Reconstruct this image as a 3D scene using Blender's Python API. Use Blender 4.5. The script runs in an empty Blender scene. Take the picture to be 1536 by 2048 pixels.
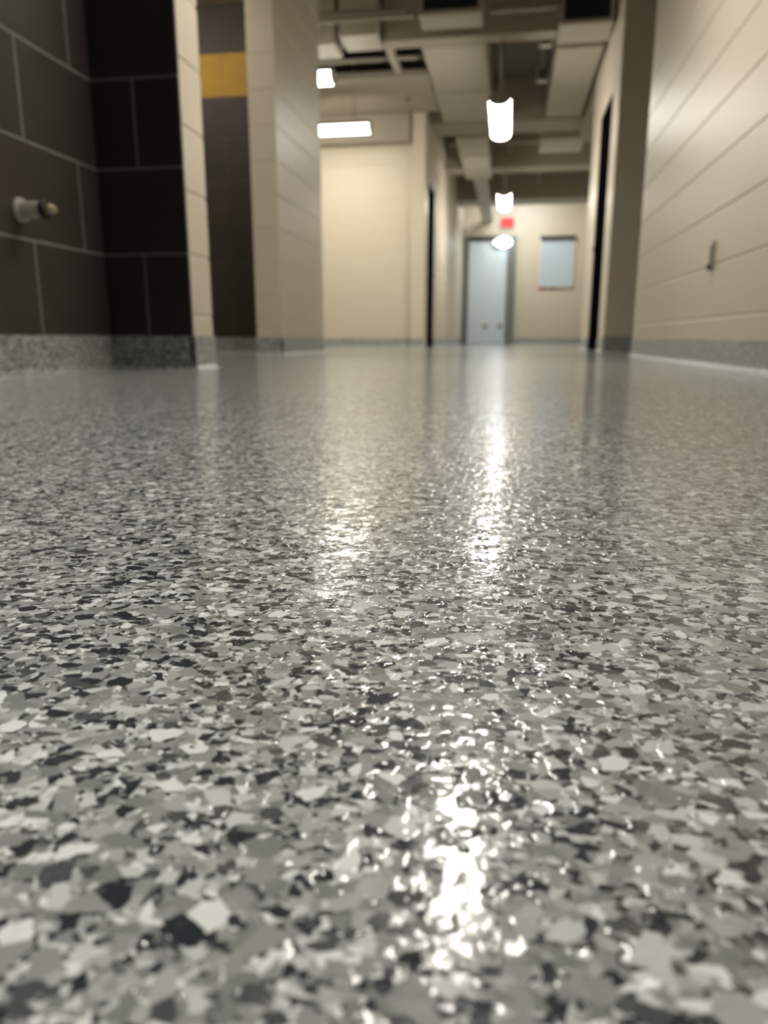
import bpy, bmesh, math, random
from mathutils import Vector, Matrix
random.seed(4)
S = bpy.context.scene
C = S.collection

# ------------------------------------------------------------------ camera, world, exposure
HC = 0.112
cam_d = bpy.data.cameras.new('camera')
cam_d.sensor_fit = 'VERTICAL'; cam_d.sensor_height = 36.0; cam_d.lens = 26.016
cam_d.clip_start = 0.01; cam_d.clip_end = 100
cam_d.dof.use_dof = True; cam_d.dof.focus_distance = 0.33; cam_d.dof.aperture_fstop = 9.5
cam = bpy.data.objects.new('camera', cam_d); C.objects.link(cam)
cam.location = (0, 0, HC)
cam.rotation_euler = (math.radians(90 - 13.195), 0, math.radians(9.229))
S.camera = cam
S.view_settings.view_transform = 'Standard'; S.view_settings.look = 'None'
S.view_settings.exposure = 0.0; S.view_settings.gamma = 1.0
S.view_settings.use_curve_mapping = False
w = bpy.data.worlds.new('world'); S.world = w; w.use_nodes = True
w.node_tree.nodes['Background'].inputs[0].default_value = (0.02, 0.018, 0.015, 1)
DOWN = 190.0                     # watts of each added, unseen near-floor downlight
LAMP = 43.0                      # radiance of the tube lenses

# ------------------------------------------------------------------ materials
def nodes(name):
    m = bpy.data.materials.new(name); m.use_nodes = True
    nt = m.node_tree
    return m, nt, nt.nodes['Principled BSDF']
def N(nt, t, **kw):
    n = nt.nodes.new(t)
    for k, v in kw.items():
        if k.startswith('i_'): n.inputs[k[2:].replace('_', ' ')].default_value = v
        else: setattr(n, k, v)
    return n
def math_(nt, op, a, b=None, clamp=False):
    n = nt.nodes.new('ShaderNodeMath'); n.operation = op; n.use_clamp = clamp
    for i, v in enumerate((a, b)):
        if v is None: continue
        if isinstance(v, (int, float)): n.inputs[i].default_value = v
        else: nt.links.new(v, n.inputs[i])
    return n.outputs[0]
def mix(nt, f, a, b):
    n = nt.nodes.new('ShaderNodeMix'); n.data_type = 'RGBA'
    for i, v in ((0, f), (6, a), (7, b)):
        if isinstance(v, (int, float)): n.inputs[i].default_value = v
        elif isinstance(v, tuple): n.inputs[i].default_value = v + (1,) if len(v) == 3 else v
        else: nt.links.new(v, n.inputs[i])
    return n.outputs[2]

def plain(name, col, rough=0.6, metal=0.0, var=0.06, bump=0.0, scale=40, spec=0.5):
    m, nt, p = nodes(name)
    tc = N(nt, 'ShaderNodeTexCoord')
    no = N(nt, 'ShaderNodeTexNoise', i_Scale=scale, i_Detail=4.0)
    nt.links.new(tc.outputs['Object'], no.inputs['Vector'])
    c2 = tuple(max(0, c * (1 - var * 2)) for c in col)
    nt.links.new(mix(nt, no.outputs['Fac'], col, c2), p.inputs['Base Color'])
    p.inputs['Roughness'].default_value = rough; p.inputs['Metallic'].default_value = metal
    p.inputs['Specular IOR Level'].default_value = spec
    if bump:
        b = N(nt, 'ShaderNodeBump', i_Strength=1.0, i_Distance=bump)
        nt.links.new(no.outputs['Fac'], b.inputs['Height']); nt.links.new(b.outputs[0], p.inputs['Normal'])
    return m

def emit(name, col, strength):
    m, nt, p = nodes(name)
    p.inputs['Base Color'].default_value = (.25 * col[0], .25 * col[1], .25 * col[2], 1)
    p.inputs['Emission Color'].default_value = col + (1,)
    p.inputs['Emission Strength'].default_value = strength
    return m

def flake(name, gloss):
    """vinyl-flake epoxy: angular chips of five greys under a clear, faintly rippled coat"""
    m, nt, p = nodes(name)
    geo = N(nt, 'ShaderNodeNewGeometry')
    pos = geo.outputs['Position']
    # chip edges torn a little
    dn = N(nt, 'ShaderNodeTexNoise', i_Scale=420.0, i_Detail=2.0)
    nt.links.new(pos, dn.inputs['Vector'])
    sub = N(nt, 'ShaderNodeVectorMath', operation='SUBTRACT'); sub.inputs[1].default_value = (.5, .5, .5)
    nt.links.new(dn.outputs['Color'], sub.inputs[0])
    sc = N(nt, 'ShaderNodeVectorMath', operation='SCALE'); sc.inputs['Scale'].default_value = 0.0016
    nt.links.new(sub.outputs[0], sc.inputs[0])
    add = N(nt, 'ShaderNodeVectorMath', operation='ADD')
    nt.links.new(pos, add.inputs[0]); nt.links.new(sc.outputs[0], add.inputs[1])
    pal = [(0.0, (.028, .035, .040)), (.19, (.085, .092, .093)), (.27, (.23, .25, .232)), (.40, (.32, .337, .327)),
           (.60, (.44, .462, .445)), (.73, (.27, .285, .278)), (.78, (.62, .65, .635)), (.92, (.83, .865, .85))]
    def layer(scale, rot, stretch, off):
        mp = N(nt, 'ShaderNodeMapping')
        mp.inputs['Rotation'].default_value = (0, 0, rot); mp.inputs['Scale'].default_value = stretch
        mp.inputs['Location'].default_value = off
        nt.links.new(add.outputs[0], mp.inputs['Vector'])
        v = N(nt, 'ShaderNodeTexVoronoi', i_Scale=scale, i_Randomness=1.0)
        nt.links.new(mp.outputs[0], v.inputs['Vector'])
        s = N(nt, 'ShaderNodeSeparateColor'); nt.links.new(v.outputs['Color'], s.inputs[0])
        r = N(nt, 'ShaderNodeValToRGB'); r.color_ramp.interpolation = 'CONSTANT'
        e = r.color_ramp.elements
        e[0].position, e[0].color = pal[0][0], pal[0][1] + (1,)
        e[1].position, e[1].color = pal[1][0], pal[1][1] + (1,)
        for q, c in pal[2:]:
            k = e.new(q); k.color = c + (1,)
        nt.links.new(s.outputs[1], r.inputs[0])
        return s, r.outputs[0], v
    s0, col, v0 = layer(400, .3, (1, 1, 1), (0, 0, 0))
    for scale, rot, st, off, thr in ((285, 1.1, (1, 1.5, 1), (3, 1, 0), .42), (205, -.5, (1.35, 1, 1), (7, 2, 0), .30),
                                     (185, 2.2, (1, 1.7, 1), (5, 9, 0), .24), (150, .7, (1, 1.2, 1), (1, 4, 0), .17)):
        s, c, v = layer(scale, rot, st, off)
        f = math_(nt, 'LESS_THAN', s.outputs[0], thr)
        col = mix(nt, f, col, c)
    nt.links.new(col, p.inputs['Base Color'])
    p.inputs['Roughness'].default_value = 0.28
    p.inputs['Specular IOR Level'].default_value = 0.12
    p.inputs['Coat Weight'].default_value = 0.70
    p.inputs['Coat Roughness'].default_value = gloss
    p.inputs['Coat IOR'].default_value = 1.5
    # clear coat relief: slow ripples and pimples over chip edges
    n1 = N(nt, 'ShaderNodeTexNoise', i_Scale=135.0, i_Detail=2.0, i_Roughness=0.45)
    nt.links.new(pos, n1.inputs['Vector'])
    n2 = N(nt, 'ShaderNodeTexVoronoi', i_Scale=DOME, feature='F1')
    wn = N(nt, 'ShaderNodeTexNoise', i_Scale=170.0, i_Detail=1.0); nt.links.new(pos, wn.inputs['Vector'])
    ws = N(nt, 'ShaderNodeVectorMath', operation='SCALE'); ws.inputs['Scale'].default_value = 0.006
    nt.links.new(wn.outputs['Color'], ws.inputs[0])
    wa = N(nt, 'ShaderNodeVectorMath', operation='ADD'); nt.links.new(pos, wa.inputs[0]); nt.links.new(ws.outputs[0], wa.inputs[1])
    nt.links.new(wa.outputs[0], n2.inputs['Vector'])
    s2 = N(nt, 'ShaderNodeSeparateColor'); nt.links.new(n2.outputs['Color'], s2.inputs[0])
    n3 = N(nt, 'ShaderNodeTexNoise', i_Scale=22.0, i_Detail=1.0)
    nt.links.new(pos, n3.inputs['Vector'])
    pim = math_(nt, 'MULTIPLY', math_(nt, 'SUBTRACT', .34, math_(nt, 'MULTIPLY', n2.outputs['Distance'], n2.outputs['Distance']), True), s2.outputs[0])
    h = math_(nt, 'ADD', math_(nt, 'MULTIPLY', n1.outputs['Fac'], RIP), math_(nt, 'MULTIPLY', pim, PIM))
    h = math_(nt, 'ADD', h, math_(nt, 'MULTIPLY', n3.outputs['Fac'], RIP * 2.2))
    b = N(nt, 'ShaderNodeBump', i_Strength=1.0, i_Distance=1.0)
    nt.links.new(h, b.inputs['Height'])
    nt.links.new(b.outputs[0], p.inputs['Coat Normal']); nt.links.new(b.outputs[0], p.inputs['Normal'])
    return m
RIP, PIM, DOME = 0.00022, 0.0017, 150.0

def tiles(name, bands, bw, rh, u0, v0, col1, col2, grout, rough=.38):
    """large wall tiles in running bond, read from UVs in metres; bands = [(v from, v to, colour)]"""
    m, nt, p = nodes(name)
    uv = N(nt, 'ShaderNodeUVMap')
    mp = N(nt, 'ShaderNodeMapping'); mp.inputs['Location'].default_value = (-u0, -v0, 0)
    nt.links.new(uv.outputs[0], mp.inputs[0])
    def brick(c1, c2, g):
        b = N(nt, 'ShaderNodeTexBrick', i_Scale=1.0, i_Mortar_Size=.0036, i_Mortar_Smooth=.1, i_Brick_Width=bw, i_Row_Height=rh)
        b.offset = .5; b.offset_frequency = 2
        b.inputs['Color1'].default_value = c1 + (1,); b.inputs['Color2'].default_value = c2 + (1,); b.inputs['Mortar'].default_value = g + (1,)
        nt.links.new(mp.outputs[0], b.inputs['Vector']); return b
    b0 = brick(col1, col2, grout); col = b0.outputs['Color']
    sp = N(nt, 'ShaderNodeSeparateXYZ'); nt.links.new(uv.outputs[0], sp.inputs[0])
    for a, z, c in bands:
        bb = brick(c, tuple(x * .92 for x in c), grout if c[0] < .1 else tuple(x * .7 for x in c))
        f = math_(nt, 'MULTIPLY', math_(nt, 'GREATER_THAN', sp.outputs[1], a), math_(nt, 'LESS_THAN', sp.outputs[1], z))
        col = mix(nt, f, col, bb.outputs['Color'])
    no = N(nt, 'ShaderNodeTexNoise', i_Scale=9.0, i_Detail=5.0); nt.links.new(uv.outputs[0], no.inputs['Vector'])
    mul = N(nt, 'ShaderNodeMix', data_type='RGBA', blend_type='MULTIPLY'); mul.inputs[0].default_value = .35
    nt.links.new(col, mul.inputs[6]); nt.links.new(no.outputs['Fac'], mul.inputs[7])
    nt.links.new(mul.outputs[2], p.inputs['Base Color'])
    p.inputs['Roughness'].default_value = rough
    p.inputs['Specular IOR Level'].default_value = .4
    bp = N(nt, 'ShaderNodeBump', i_Strength=1.0, i_Distance=-.0015)
    nt.links.new(b0.outputs['Fac'], bp.inputs['Height']); nt.links.new(bp.outputs[0], p.inputs['Normal'])
    return m

M = {
    'paint': plain('cream_block_paint', (.66, .585, .465), .42, var=.02, bump=.0012, scale=45),
    'paintceil': plain('taupe_ceiling_paint', (.36, .315, .25), .6, var=.04, bump=.001, scale=20),
    'deck': plain('ceiling_deck_paint', (.19, .165, .13), .8, var=.08, scale=12),
    'duct': plain('painted_duct', (.42, .375, .305), .5, var=.03, scale=6),
    'shade': plain('painted_gap_shade', (.012, .011, .009), .9),
    'door_dark': plain('painted_doorway_dark', (.0025, .0025, .003), 1.0, spec=0.0),
    'frame': plain('grey_door_frame', (.19, .20, .19), .45),
    'framedark': plain('dark_grey_header', (.05, .05, .05), .5),
    'doorwhite': plain('cool_white_door_paint', (.66, .74, .80), .4, var=.01),
    'glass': plain('pale_blue_glazing', (.55, .64, .70), .15, var=.01),
    'housing': plain('lamp_housing', (.34, .32, .28), .4, metal=.3),
    'steel': plain('galvanised_steel', (.35, .34, .32), .4, metal=.7),
    'blue': plain('dark_blue_grille', (.010, .018, .028), .35),
    'red': emit('exit_red_glow', (1.0, .015, .015), .66),
    'exitletter': emit('exit_letter_glow', (1.0, .07, .06), .95),
    'exithousing': plain('exit_housing', (.75, .72, .68), .5),
    'redtape': plain('red_tape', (.75, .20, .12), .6),
    'white_plastic': plain('white_plastic', (.48, .45, .39), .4),
    'black_rubber': plain('black_rubber', (.006, .006, .006), .5),
    'brass': plain('pale_brass', (.62, .55, .38), .3, metal=.6),
    'greymetal': plain('grey_plate', (.40, .37, .32), .5),
    'lens': emit('warm_tube_lens', (1.0, .95, .86), LAMP),
    'lensfill': emit('cool_fill_tube_lens', (.95, .98, .96), 64.0),
    'lensrecess': emit('recess_tube_lens', (1.0, .94, .80), 22.0),
    'lensside': emit('side_tube_lens', (1.0, .94, .80), 38.0),
    'wallpack': emit('cool_wall_light_lens', (.80, .95, 1.0), 8.0),
}
M['floor'] = flake('flake_floor', .08)
M['base'] = flake('flake_cove_base', .30)
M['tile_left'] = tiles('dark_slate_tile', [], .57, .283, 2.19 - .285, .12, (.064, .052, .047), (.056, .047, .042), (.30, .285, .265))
M['tile_back_shaded'] = tiles('dark_slate_tile_shaded', [], .57, .283, -1.287 - .285, .12, (.034, .029, .027), (.030, .026, .024), (.24, .225, .21), rough=.5)  # same slate as the left wall, colours darkened for the alcove's shade
M['tile_band'] = tiles('banded_shower_tile', [(.12 + 5 * .283, .12 + 6 * .283, (.065, .036, .040)), (.12 + 6 * .283, .12 + 7 * .283, (.52, .29, .015))],
                       .57, .283, -2.10 - .285, .12, (.056, .043, .032), (.046, .036, .027), (.085, .07, .05), rough=.6)

# ------------------------------------------------------------------ mesh helpers
class MB:
    def __init__(s): s.bm = bmesh.new()
    def box(s, x0, x1, y0, y1, z0, z1, bev=0.0):
        b = bmesh.new(); bmesh.ops.create_cube(b, size=1)
        bmesh.ops.scale(b, vec=(x1 - x0, y1 - y0, z1 - z0), verts=b.verts)
        bmesh.ops.translate(b, vec=((x0 + x1) / 2, (y0 + y1) / 2, (z0 + z1) / 2), verts=b.verts)
        if bev: bmesh.ops.bevel(b, geom=b.edges[:], offset=bev, segments=2, affect='EDGES', profile=.5)
        s.merge(b); return s
    def cyl(s, a, b_, r, r2=None, seg=24, bev=0.0):
        a, b_ = Vector(a), Vector(b_); d = b_ - a
        b = bmesh.new()
        bmesh.ops.create_cone(b, cap_ends=True, segments=seg, radius1=r, radius2=r if r2 is None else r2, depth=d.length)
        if bev:
            rim = [e for e in b.edges if abs(abs(e.verts[0].co.z) - d.length / 2) < 1e-6 and abs(e.verts[0].co.z - e.verts[1].co.z) < 1e-6]
            bmesh.ops.bevel(b, geom=rim, offset=bev, segments=2, affect='EDGES', profile=.5)
        bmesh.ops.transform(b, matrix=Matrix.Translation((a + b_) / 2) @ d.to_track_quat('Z', 'Y').to_matrix().to_4x4(), verts=b.verts)
        for f in b.faces:
            if len(f.verts) == 4: f.smooth = True
        s.merge(b); return s
    def prism(s, prof, a, b_, axis):
        """profile (p, z) swept along axis 'X' or 'Y' from a to b"""
        f = (lambda t, q: (t, q[0], q[1])) if axis == 'X' else (lambda t, q: (q[0], t, q[1]))
        A = [s.bm.verts.new(f(a, q)) for q in prof]; B = [s.bm.verts.new(f(b_, q)) for q in prof]
        n = len(prof)
        for i in range(n): s.bm.faces.new((A[i], A[(i + 1) % n], B[(i + 1) % n], B[i]))
        s.bm.faces.new(A); s.bm.faces.new(B[::-1])
        return s
    def courses(s, x0, x1, y0, y1, z0, z1, first=.195, pitch=.21):
        """block wall with tooled horizontal mortar joints all round its footprint"""
        zs = [(z0, 0)]; z = first; g = .0035
        while z < z1 - .03:
            if z > z0 + .03: zs += [(z - .006, 0), (z - .002, g), (z + .002, g), (z + .006, 0)]
            z += pitch
        zs.append((z1, 0))
        rings = [[s.bm.verts.new(c) for c in ((x0 + i, y0 + i, z), (x1 - i, y0 + i, z), (x1 - i, y1 - i, z), (x0 + i, y1 - i, z))] for z, i in zs]
        for a, b in zip(rings, rings[1:]):
            for k in range(4): s.bm.faces.new((a[k], a[(k + 1) % 4], b[(k + 1) % 4], b[k]))
        s.bm.faces.new(rings[0][::-1]); s.bm.faces.new(rings[-1]); return s
    def merge(s, b):
        me = bpy.data.meshes.new('tmp'); b.to_mesh(me); b.free(); s.bm.from_mesh(me); bpy.data.meshes.remove(me)
    def build(s, name, mat, parent=None, origin=(0, 0, 0), uv=None):
        o_ = Vector(origin)
        bmesh.ops.recalc_face_normals(s.bm, faces=s.bm.faces[:])
        if uv:
            L = s.bm.loops.layers.uv.new('UVMap')
            for f in s.bm.faces:
                for l in f.loops:
                    c = l.vert.co
                    l[L].uv = ((c.y if abs(f.normal.x) > .5 else c.x), c.z)
        if parent is not None and uv is None: o_ = o_ * 0
        bmesh.ops.translate(s.bm, vec=-o_, verts=s.bm.verts)
        me = bpy.data.meshes.new(name); s.bm.to_mesh(me); s.bm.free(); me.materials.append(M[mat] if isinstance(mat, str) else mat)
        ob = bpy.data.objects.new(name, me); C.objects.link(ob); ob.location = o_
        if parent is not None: ob.parent = parent; ob.location = (0, 0, 0)
        return ob
def struct(o, label=None, kind='structure'):
    o['kind'] = kind
    if label: o['label'] = label
    return o
def thing(name, loc, label, cat, group=None):
    o = bpy.data.objects.new(name, None); C.objects.link(o); o.location = loc; o.empty_display_size = .1
    o['label'] = label; o['category'] = cat
    if group: o['group'] = group
    return o
def tag(o, label, cat, group=None):
    o['label'] = label; o['category'] = cat
    if group: o['group'] = group
    return o
def copy_tree(o, parent=None):
    c = o.copy(); C.objects.link(c)
    if parent: c.parent = parent
    for ch in o.children: copy_tree(ch, c)
    return c

# ------------------------------------------------------------------ floor and walls
CE = 3.3
struct(MB().box(-4.8, 2.6, -3.2, 18.7, -.12, 0).build('floor', 'floor'), 'grey vinyl flake epoxy floor with a glossy clear coat')
struct(MB().box(-4.8, 2.6, -3.2, 18.7, CE, CE + .12).build('ceiling', 'deck'), 'brown painted structural deck above the beams and ducts')

def wall(name, fp, label, z0=0, z1=CE, mat='paint'):
    return struct(MB().courses(*fp, z0, z1).build(name, mat), label)
wall('wall_right', (.82, 1.02, -3, 5.25), 'long cream painted block wall along the right side of the floor')
wall('wall_right_end', (.84, 2.4, 6.95, 7.15), 'shaded block return beyond the right wall')
wr = wall('wall_right_doorway', (.842, 1.04, 7.15, 7.42), 'narrow block jamb in front of the dark doorway on the right')
wall('wall_right_pier', (.84, 1.85, 8.30, 9.10), 'bright cream block pier behind the dark doorway on the right')
wall('wall_right_lintel', (.84, 1.04, 7.42, 8.30), 'block lintel over the dark doorway on the right', z0=2.24)
wall('wall_right_far', (1.65, 1.85, 9.10, 18.5), 'right wall of the far corridor')
wall('wall_side_room', (2.4, 2.6, -3, 7.15), 'wall of the side room hidden behind the right wall')
wall('wall_alcove_end', (-1.322, -1.125, 2.608, 2.80), 'cream block end of the dark tiled alcove wall')
wall('wall_alcove_back', (-4.6, -1.322, 2.62, 2.80), 'block wall behind the dark tiled alcove')
wall('wall_pier', (-1.71, -1.53, 5.05, 6.25), 'cream block pier standing left of the hall')
wall('wall_left_outer', (-4.8, -4.6, -3, 10.4), 'outer wall of the left bay')
wall('wall_cream', (-4.6, -1.27, 10.20, 10.40), 'bright cream block wall under the horizontal tube light')
wall('wall_corner', (-1.27, -1.10, 10.02, 10.42), 'narrow cream block corner column left of the far corridor')
wall('wall_left_corridor', (-1.30, -1.10, 11.30, 18.5), 'left wall of the far corridor')
wall('wall_left_lintel', (-1.30, -1.10, 10.42, 11.30), 'lintel over the dark doorway of the far corridor', z0=2.13)
wall('wall_far', (-1.30, 1.85, 18.5, 18.7), 'far end wall of the corridor')
wall('wall_behind', (-4.8, 2.6, -3.2, -3.0), 'wall behind the viewpoint')
# tiled walls
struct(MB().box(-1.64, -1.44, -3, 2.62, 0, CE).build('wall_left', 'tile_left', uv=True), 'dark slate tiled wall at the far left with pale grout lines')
struct(MB().box(-1.46, -1.123, 2.598, 2.612, 0, CE).build('wall_alcove', 'tile_back_shaded', uv=True), 'dark slate back wall of the alcove, shade put into its tile colours')
struct(MB().box(-4.6, -1.70, 5.65, 5.85, 0, CE).build('wall_banded', 'tile_band', uv=True), 'brown tiled recess wall with a yellow and a purple tile row')
struct(MB().box(-3.2, -3.0, 2.8, 5.65, 0, CE).build('wall_shower_side', 'tile_left', uv=True), 'tiled side wall of the tiled recess')
struct(MB().box(-3.0, -1.53, 5.045, 5.64, 2.40, CE).build('trim_1', 'paintceil'), 'taupe soffit over the banded tile recess')
struct(MB().box(-4.6, -1.29, 9.98, 10.195, 2.52, CE).build('trim_2', 'paintceil'), 'taupe header ledge above the bright block wall')

# cove bases: curved foot, flat face, small top bead
def cove(name, axis, a, b, face, d, h, label, t=.006):
    """wall plane at `face`, base stands out by t in direction d (+1/-1)"""
    r = .022; pr = [(face - d * .004, .0), (face + d * (t + r), 0)]
    for k in range(1, 7):
        an = math.pi / 2 * k / 6
        pr.append((face + d * (t + r - r * math.sin(an)), .0005 + r - r * math.cos(an)))
    pr += [(face + d * t, h - .004), (face + d * (t - .0005), h), (face - d * .004, h)]
    o = MB().prism(pr, a, b, axis).build(name, 'base')
    for f in o.data.polygons: f.use_smooth = False
    return struct(o, label)
cove('baseboard_right', 'Y', -3, 5.256, .82, -1, .108, 'flake cove base along the cream right wall')
cove('baseboard_right_corner', 'X', .814, 1.02, 5.25, 1, .108, 'flake cove base round the end of the right wall')
cove('baseboard_right_end', 'X', .835, 2.4, 6.95, -1, .13, 'dark flake cove base below the shaded return')
cove('baseboard_jamb', 'Y', 6.945, 7.42, .842, -1, .115, 'flake cove base on the jamb before the dark doorway')
cove('baseboard_pier_right', 'Y', 8.30, 9.1, .84, -1, .115, 'flake cove base below the bright right pier')
cove('baseboard_corridor_right', 'Y', 9.1, 18.5, 1.65, -1, .115, 'flake cove base along the right side of the far corridor')
cove('baseboard_left', 'Y', -3, 2.6, -1.44, 1, .120, 'flake cove base below the dark tiled left wall')
cove('baseboard_alcove', 'X', -1.44, -1.108, 2.598, -1, .120, 'dark flake cove base below the shade-darkened alcove tiles')
cove('baseboard_alcove_end', 'Y', 2.592, 2.806, -1.125, 1, .122, 'flake cove base wrapping the cream wall end')
cove('baseboard_shower', 'X', -3, -1.71, 5.65, -1, .12, 'flake cove base under the banded brown tiles')
cove('baseboard_pier_front', 'X', -1.716, -1.524, 5.05, -1, .12, 'dark flake cove base in front of the block pier')
cove('baseboard_pier_side', 'Y', 5.044, 6.25, -1.53, 1, .12, 'flake cove base along the hall side of the pier')
cove('baseboard_cream', 'X', -4.6, -1.27, 10.2, -1, .115, 'grey flake cove base below the bright cream wall')
cove('baseboard_corner', 'X', -1.276, -1.094, 10.02, -1, .115, 'flake cove base of the corner column')
cove('baseboard_corridor_left', 'Y', 11.30, 18.5, -1.10, 1, .115, 'flake cove base along the left side of the far corridor')
cove('baseboard_far_left', 'X', -1.1, -1.075, 18.5, -1, .115, 'flake cove base left of the white door')
cove('baseboard_far', 'X', .13, 1.65, 18.5, -1, .115, 'flake cove base right of the white door')

# ------------------------------------------------------------------ doors and window
def door(name, x0, x1, y0, y1, z1, mat, label):
    return struct(MB().box(x0, x1, y0, y1, .004, z1, .002).build(name, mat), label)
d1 = door('door_1', .846, .90, 7.425, 8.295, 2.235, 'door_dark', 'black leaf painting in the dark doorway of the right wall')  # matte black leaf paints in the dark of an unlit doorway
MB().cyl((.850, 8.20, 1.0), (.828, 8.20, 1.0), .022).build('knob', 'door_dark', d1)
d2 = door('door_2', -1.16, -1.106, 10.425, 11.295, 2.125, 'door_dark', 'black leaf painting in the dark doorway at the start of the left corridor wall')  # black leaf again stands in for an unlit doorway
MB().cyl((-1.110, 11.2, 1.0), (-1.09, 11.2, 1.0), .022).build('knob', 'door_dark', d2)
d3 = door('door_3', -.965, -.075, 18.43, 18.475, 2.33, 'doorwhite', 'cool white door at the end of the corridor')
MB().box(-1.075, -.968, 18.38, 18.497, .002, 2.435, .004).build('door_frame_side', 'frame', d3)
MB().box(-.072, .125, 18.38, 18.497, .002, 2.435, .004).build('door_frame_side', 'frame', d3)
MB().box(-.965, -.075, 18.38, 18.497, 2.334, 2.435, .004).build('door_frame_head', 'framedark', d3)
for x in (-.545, -.19):
    o = MB()
    o.cyl((x, 18.43, .405), (x, 18.415, .405), .062, seg=32, bev=.004).cyl((x, 18.415, .405), (x, 18.402, .405), .03, seg=24)
    o.build('round_fitting', 'greymetal', d3)
w1 = struct(MB().box(.71, 1.43, 18.47, 18.498, 1.315, 2.32, .002).build('window_1', 'glass'), 'pale window right of the white door')
MB().box(.675, 1.465, 18.42, 18.499, 2.322, 2.42, .004).build('window_head', 'framedark', w1)
MB().box(.675, .708, 18.45, 18.499, 1.30, 2.322, .003).build('window_frame', 'exithousing', w1)
MB().box(1.432, 1.465, 18.45, 18.499, 1.30, 2.322, .003).build('window_frame', 'exithousing', w1)
MB().box(.708, 1.432, 18.44, 18.499, 1.285, 1.313, .003).build('window_sill', 'exithousing', w1)
for k, (a, b, lab) in enumerate(((.66, .86, 'short red tape strip under the left end of the pale window'), (.96, 1.10, 'short red tape strip under the middle of the pale window'))):
    tag(MB().box(a, b, 18.488, 18.4985, 1.238, 1.272, .001).build('red_tape', 'redtape', origin=((a + b) / 2, 18.49, 1.25)), lab, 'tape', 'red tape under the window')

# ------------------------------------------------------------------ ceiling beams and soffits
def trim(n, x0, x1, y0, y1, z0, z1, mat, label):
    struct(MB().box(x0, x1, y0, y1, z0, z1, .006).build('trim_%d' % n, mat), label)
trim(3, -1.24, .34, 7.60, 7.80, 2.80, CE, 'paintceil', 'nearest cross beam of the hall ceiling')
trim(4, -4.6, .98, 10.42, 11.0, 2.80, CE, 'paintceil', 'wide cross beam over the mouth of the far corridor')
trim(5, -1.1, 1.65, 13.05, 13.5, 2.80, CE, 'paintceil', 'middle cross beam of the far corridor')
trim(6, -1.1, 1.65, 15.9, 16.6, 2.80, CE, 'paintceil', 'farthest cross beam of the corridor')
trim(7, -4.55, -.93, 8.66, 9.97, 2.83, 2.90, 'paintceil', 'flat taupe soffit left of the main duct')
trim(8, .84, 1.65, 9.12, 11.0, 2.66, CE, 'paintceil', 'dropped soffit right of the corridor mouth')

trim(9, -4.55, -.94, 7.97, 8.655, 3.08, 3.295, 'shade', 'black void panel painting in the darkness above the ceiling gap left of the main duct')  # dark slab paints in the unlit deck seen through the gap

# ------------------------------------------------------------------ ducts and ceiling gear
def duct(x0, x1, y0, y1, z0, z1, label, seams=(), mat='duct', name='air_duct', group='painted rectangular air ducts'):
    c = ((x0 + x1) / 2, (y0 + y1) / 2, z0)
    t = thing(name, c, label, 'duct', group)
    X, Y = (x1 - x0) / 2, (y1 - y0) / 2; H = z1 - z0
    MB().box(-X, X, -Y, Y, 0, H, .004).build('duct_body', mat, t)
    for s in seams:
        y = s - c[1]; f = MB()
        f.box(-X - .012, X + .012, y - .012, y + .012, -.012, 0).box(-X - .012, -X, y - .012, y + .012, 0, H).box(X, X + .012, y - .012, y + .012, 0, H)
        f.build('duct_flange', mat, t)
    return t
duct(-.91, -.30, 7.84, 10.38, 2.81, 3.29, 'wide taupe duct above the nearest bright lamp, running to the cross beam', (9.2,))
duct(-.80, -.36, 11.02, 13.04, 2.77, 3.1, 'narrower duct running on behind the cross beam', (12.0,))
duct(-.80, -.36, 13.045, 13.715, 2.765, 2.797, 'flat duct collar passing under the middle corridor beam')
duct(-.68, -.43, 13.72, 18.49, 2.76, 2.797, 'slim far duct leading to the end wall')
duct(.37, .80, 8.05, 10.3, 2.80, 3.2, 'smooth duct beside the top of the right wall', ())
duct(.36, .95, 11.3, 12.1, 2.78, 3.298, 'short pale duct box at the right of the far corridor ceiling')
duct(-1.62, -1.27, 7.42, 7.80, 2.80, 3.298, 'short branch duct box hanging left of the nearest beam')
duct(-4.2, -1.70, 7.58, 7.95, 2.80, 3.298, 'branch duct running left above the square lamp')

def unit(x0, x1, y0, y1, z0, z1, label):
    c = ((x0 + x1) / 2, (y0 + y1) / 2, z0)
    t = thing('air_unit', c, label, 'air unit', 'ceiling air units with dark openings')
    X, Y, H = (x1 - x0) / 2, (y1 - y0) / 2, z1 - z0
    MB().box(-X, X, -Y + .03, Y, 0, H, .004).build('unit_body', 'duct', t)
    f = MB(); r = .035
    f.box(-X, X, -Y, -Y + .028, 0, r).box(-X, X, -Y, -Y + .028, H - r, H).box(-X, -X + r, -Y, -Y + .028, r, H - r).box(X - r, X, -Y, -Y + .028, r, H - r)
    f.build('unit_flange', 'duct', t)
    g = MB(); g.box(-X + r, X - r, -Y + .018, -Y + .028, r, H - r)
    for k in range(7):
        z = r + (H - 2 * r) * (k + .5) / 7
        g.box(-X + r, X - r, -Y + .004, -Y + .016, z - .004, z + .004)
    g.build('grille', 'blue', t)
unit(.35, .81, 7.42, 7.86, 2.78, 3.26, 'air unit with dark blue grille in the top right above the pilaster')
unit(-.84, -.31, 6.98, 7.30, 2.76, 3.2, 'air unit with dark blue grille at the top centre')

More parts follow.
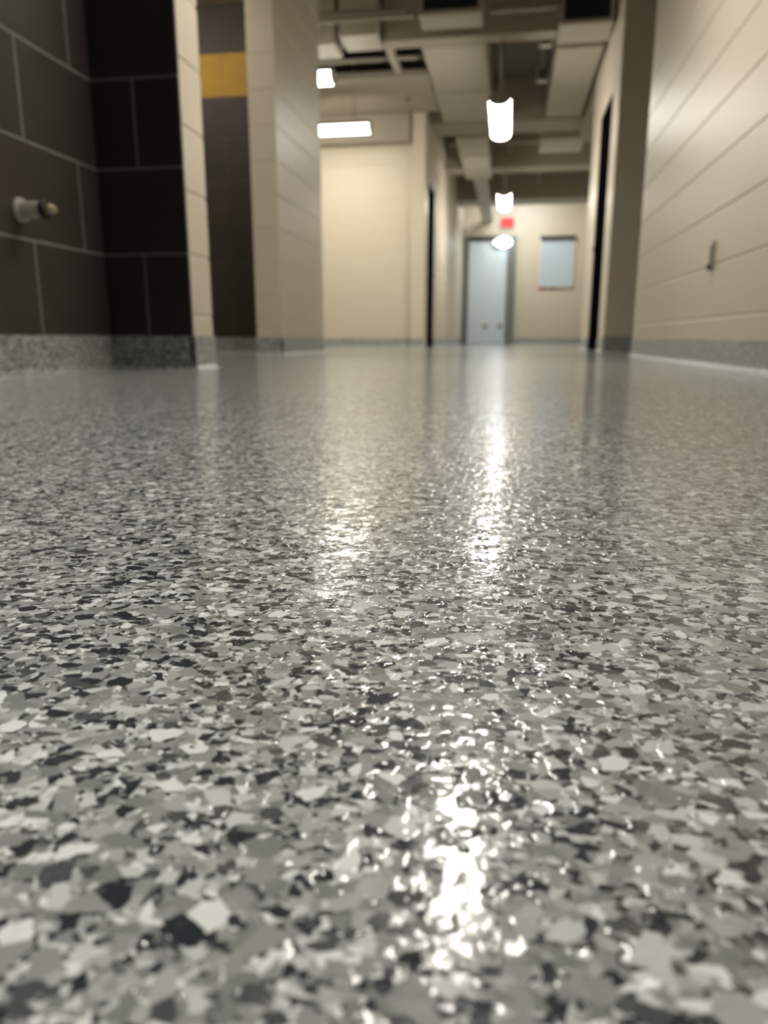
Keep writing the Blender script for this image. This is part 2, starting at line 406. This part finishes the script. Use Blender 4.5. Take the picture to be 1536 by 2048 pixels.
def pipe(a, b, r, label, straps=()):
    t = thing('ceiling_pipe', a, label, 'pipe', 'ceiling pipes')
    d = Vector(b) - Vector(a)
    MB().cyl((0, 0, 0), d, r).build('pipe_run', 'duct', t)
    for s in straps:
        p_ = d * s; u = d.normalized()
        MB().cyl(p_ - u * .012, p_ + u * .012, r * 1.35).build('pipe_clamp', 'duct', t)
        MB().cyl(p_, (p_.x, p_.y, CE - a[2]), .006, seg=10).build('hanger_rod', 'steel', t)
pipe((-4.3, 8.14, 2.98), (-.93, 8.14, 2.98), .016, 'front pipe crossing the dark ceiling gap left of the main duct', (.4, .75))
pipe((-4.3, 8.42, 2.93), (-.93, 8.42, 2.93), .022, 'thicker rear pipe crossing the dark ceiling gap left of the main duct', (.35, .7))
pipe((-3.4, 7.12, 2.82), (-.9, 7.12, 2.82), .022, 'thin pipe at the very top left of the ceiling', (.5,))
pipe((-3.4, 7.24, 2.90), (-1.0, 7.24, 2.90), .034, 'pipe behind the thin one at the top left', (.5,))
pipe((-.25, 7.35, 2.90), (.33, 7.35, 2.90), .025, 'pipe ahead of the nearest beam, between the two air units', (.5,))
pipe((-1.0, 13.9, 2.98), (1.6, 13.9, 2.98), .025, 'pipe behind the middle corridor beam', (.3, .8))
pipe((-1.0, 12.3, 3.0), (1.6, 12.3, 3.0), .03, 'pipe in front of the middle corridor beam', (.3, .8))
t = thing('ceiling_strut', (-1.25, 8.2, 2.86), 'pale strut crossing the dark ceiling gap towards the soffit', 'strut')
MB().box(-.035, .035, -.40, .46, 0, .06, .004).build('strut_rail', 'duct', t)
MB().cyl((0, -.3, .06), (0, -.3, CE - 2.86), .008, seg=10).build('hanger_rod', 'steel', t)

def junction(loc, label):
    t = thing('junction_box', loc, label, 'junction box', 'ceiling junction boxes')
    MB().box(-.06, .06, -.05, .05, 0, .12, .004).build('box_body', 'duct', t)
    MB().box(-.05, .05, -.054, -.05, .01, .11, .001).build('cover_plate', 'framedark', t)
    MB().cyl((0, 0, .12), (0, 0, CE - loc[2]), .013, seg=12).build('conduit', 'duct', t)
junction((.26, 8.05, 2.83), 'nearer junction box between the lamp hanger and the right duct')
junction((.27, 9.1, 2.84), 'farther junction box beside the right duct')

def sprinkler(loc, label, top):
    t = thing('sprinkler_head', loc, label, 'sprinkler', 'ceiling sprinkler heads')
    h = top - loc[2]
    MB().cyl((0, 0, h), (0, 0, h - .012), .055, .045, 28).build('escutcheon', 'steel', t)
    MB().cyl((0, 0, .03), (0, 0, h - .01), .012, seg=14).build('stem', 'steel', t)
    MB().cyl((0, 0, 0), (0, 0, .006), .03, seg=20).cyl((0, 0, .006), (0, 0, .03), .006, seg=10).build('deflector', 'steel', t)
sprinkler((-1.24, 9.4, 2.76), 'sprinkler head below the taupe soffit left of the main duct', 2.83)
sprinkler((-.07, 12.0, 2.80), 'sprinkler head on a drop stem in the far corridor ceiling', CE)
sprinkler((.45, 14.3, 2.80), 'small sprinkler head behind the middle corridor beam', CE)

# ------------------------------------------------------------------ lamps
def make_lamp(loc, label, lens='lens', length=1.24, along='Y', top=CE, group='pendant tube lights in the ceiling'):
    t = thing('tube_light', loc, label, 'ceiling light', group)
    L = length / 2; wd = .10
    def sweep(prof, a, b): return MB().prism(prof, a, b, along)
    pr = [(-wd, .070)] + [(-wd * math.cos(a), .070 - .070 * math.sin(a) ** .7) for a in [math.pi * k / 14 for k in range(1, 14)]] + [(wd, .070)]
    o = sweep(pr, -L + .012, L - .012).build('lens', lens, t)
    sweep([(-wd, .072), (wd, .072), (wd * .8, .10), (.05, .125), (-.05, .125), (-wd * .8, .10)], -L, L).build('housing', 'housing', t)
    for s in (-1, 1):
        c = MB().prism([(q[0] * 1.02, q[1] * 1.0 - .002) for q in pr] + [(wd * .8, .10), (-wd * .8, .10)][::1], s * L - .010, s * L + .010, along)
        c.build('end_cap', 'housing', t)
        p0 = (0, s * L * .7, .125) if along == 'Y' else (s * L * .7, 0, .125)
        MB().cyl(p0, (p0[0], p0[1], top - loc[2]), .008, seg=12).build('hanger_rod', 'steel', t)
    return t
make_lamp((-.155, 3.0, 2.18), 'bright tube light over the near floor, its reflection squiggling in the wet-looking foreground')
big = make_lamp((-.150, 8.10, 2.18), 'largest bright tube light hanging end-on in the hall, right of the main duct')
make_lamp((-.130, 12.65, 2.18), 'smaller tube light farther down the corridor above the red exit sign')
# unseen: lamps added to brighten end wall and near floor; also the recess tube
make_lamp((.20, 17.05, 3.12), 'unseen cool tube light added high behind the last corridor beam to brighten the end wall', 'lensfill', along='X')
for y, lab in ((-.15, 'recessed round downlight added, unseen, to light the near left floor'), (.75, 'recessed round downlight added, unseen, to light the floor beside the tiled alcove')):  # spots added to brighten the near floor, cones kept off the alcove back
    t = thing('fill_light', (-1.20, y, CE - .03), lab, 'ceiling light', 'unseen fill lights added over the near floor')
    MB().cyl((0, 0, 0), (0, 0, .03), .09, seg=32, bev=.004).build('trim_ring', 'housing', t)
    MB().cyl((0, 0, -.004), (0, 0, 0), .065, seg=32).build('diffuser', 'white_plastic', t)
    ld = bpy.data.lights.new('fill_light_bulb', 'SPOT'); ld.energy = DOWN; ld.spot_size = math.radians(62); ld.spot_blend = .7
    ld.shadow_soft_size = .05; ld.color = (1, .95, .88)
    lo_ = bpy.data.objects.new('fill_light_bulb', ld); C.objects.link(lo_); lo_.parent = t; lo_.location = (0, 0, -.02)
make_lamp((-2.65, 4.75, 2.32), 'tube light inside the banded tile recess', 'lensrecess', along='X')
make_lamp((-2.16, 6.80, 2.22), 'tube light peeping square past the block pier on the left', 'lensside', along='X')
make_lamp((-2.24, 9.0, 2.38), 'horizontal tube light in front of the bright cream wall', 'lensside', along='X')
MB().box(-.055, .055, -.21, -.13, .77, .92, .004).build('power_box', 'duct', big)
MB().cyl((0, -.17, .12), (0, -.17, .77), .012, seg=12).build('drop_cable', 'framedark', big)
# oval wall light on the head of the white door's frame
t = thing('wall_light', (-.20, 18.375, 2.285), 'cool white glowing wall light over the top right corner of the white door', 'wall light')
MB().box(-.19, .21, -.02, 0, -.10, .10, .01).build('back_plate', 'housing', t)
b = bmesh.new(); bmesh.ops.create_uvsphere(b, u_segments=32, v_segments=18, radius=1)
for v in b.verts:
    k = 1 - .55 * max(0, -v.co.x)
    v.co = Vector((v.co.x * .21 + .01, -.02 - abs(v.co.y) * .11 * k if v.co.y < 0 else -.02, v.co.z * .125 * k))
o = MB(); o.merge(b); o = o.build('lens', 'wallpack', t)
for f in o.data.polygons: f.use_smooth = True

# ------------------------------------------------------------------ exit sign
t = thing('exit_sign', (-.10, 18.42, 2.60), 'glowing red exit sign on the far wall above the white door', 'exit sign')
MB().box(-.16, .16, .0, .075, 0, .24, .006).build('sign_housing', 'exithousing', t)
MB().box(-.148, .148, -.006, .0, .012, .228, .003).build('sign_face', 'red', t)
cu = bpy.data.curves.new('exit_letters', 'FONT'); cu.body = 'EXIT'; cu.size = .155; cu.extrude = .003; cu.align_x = 'CENTER'; cu.align_y = 'CENTER'
tmp = bpy.data.objects.new('tmp', cu); C.objects.link(tmp)
bpy.context.view_layer.update()
me = bpy.data.meshes.new_from_object(tmp.evaluated_get(bpy.context.evaluated_depsgraph_get()))
bpy.data.objects.remove(tmp)
me.materials.clear(); me.materials.append(M['exitletter'])
lo = bpy.data.objects.new('sign_letters', me); C.objects.link(lo); lo.parent = t
lo.location = (0, -.009, .12); lo.rotation_euler = (math.pi / 2, 0, 0)

# ------------------------------------------------------------------ fittings on the near walls
t = thing('pipe_stub', (-1.44, 2.135, .482), 'capped white pipe stub sticking out of the dark tiled left wall', 'pipe')
MB().cyl((.0, 0, 0), (.012, 0, 0), .036, .033, 36, .003).build('flange', 'white_plastic', t)
MB().cyl((.012, 0, 0), (.072, 0, 0), .0235, seg=32, bev=.003).build('sleeve', 'white_plastic', t)
MB().cyl((.072, 0, 0), (.088, 0, 0), .0265, seg=32, bev=.003).build('gasket_ring', 'black_rubber', t)
MB().cyl((.088, 0, 0), (.108, 0, 0), .015, seg=8, bev=.002).cyl((.108, 0, 0), (.116, 0, 0), .009, seg=16, bev=.002).build('pipe_cap', 'brass', t)
t = thing('wall_bracket', (.82, 3.36, .385), 'small grey upright bracket on the cream right wall', 'bracket')
MB().box(-.008, 0, -.022, .022, 0, .115, .002).build('back_plate', 'greymetal', t)
MB().box(-.017, -.008, -.008, .008, .02, .10, .002).build('upright_clip', 'greymetal', t)
MB().cyl((-.024, -.004, .012), (-.008, -.004, .012), .012, seg=18, bev=.002).build('screw_foot', 'framedark', t)
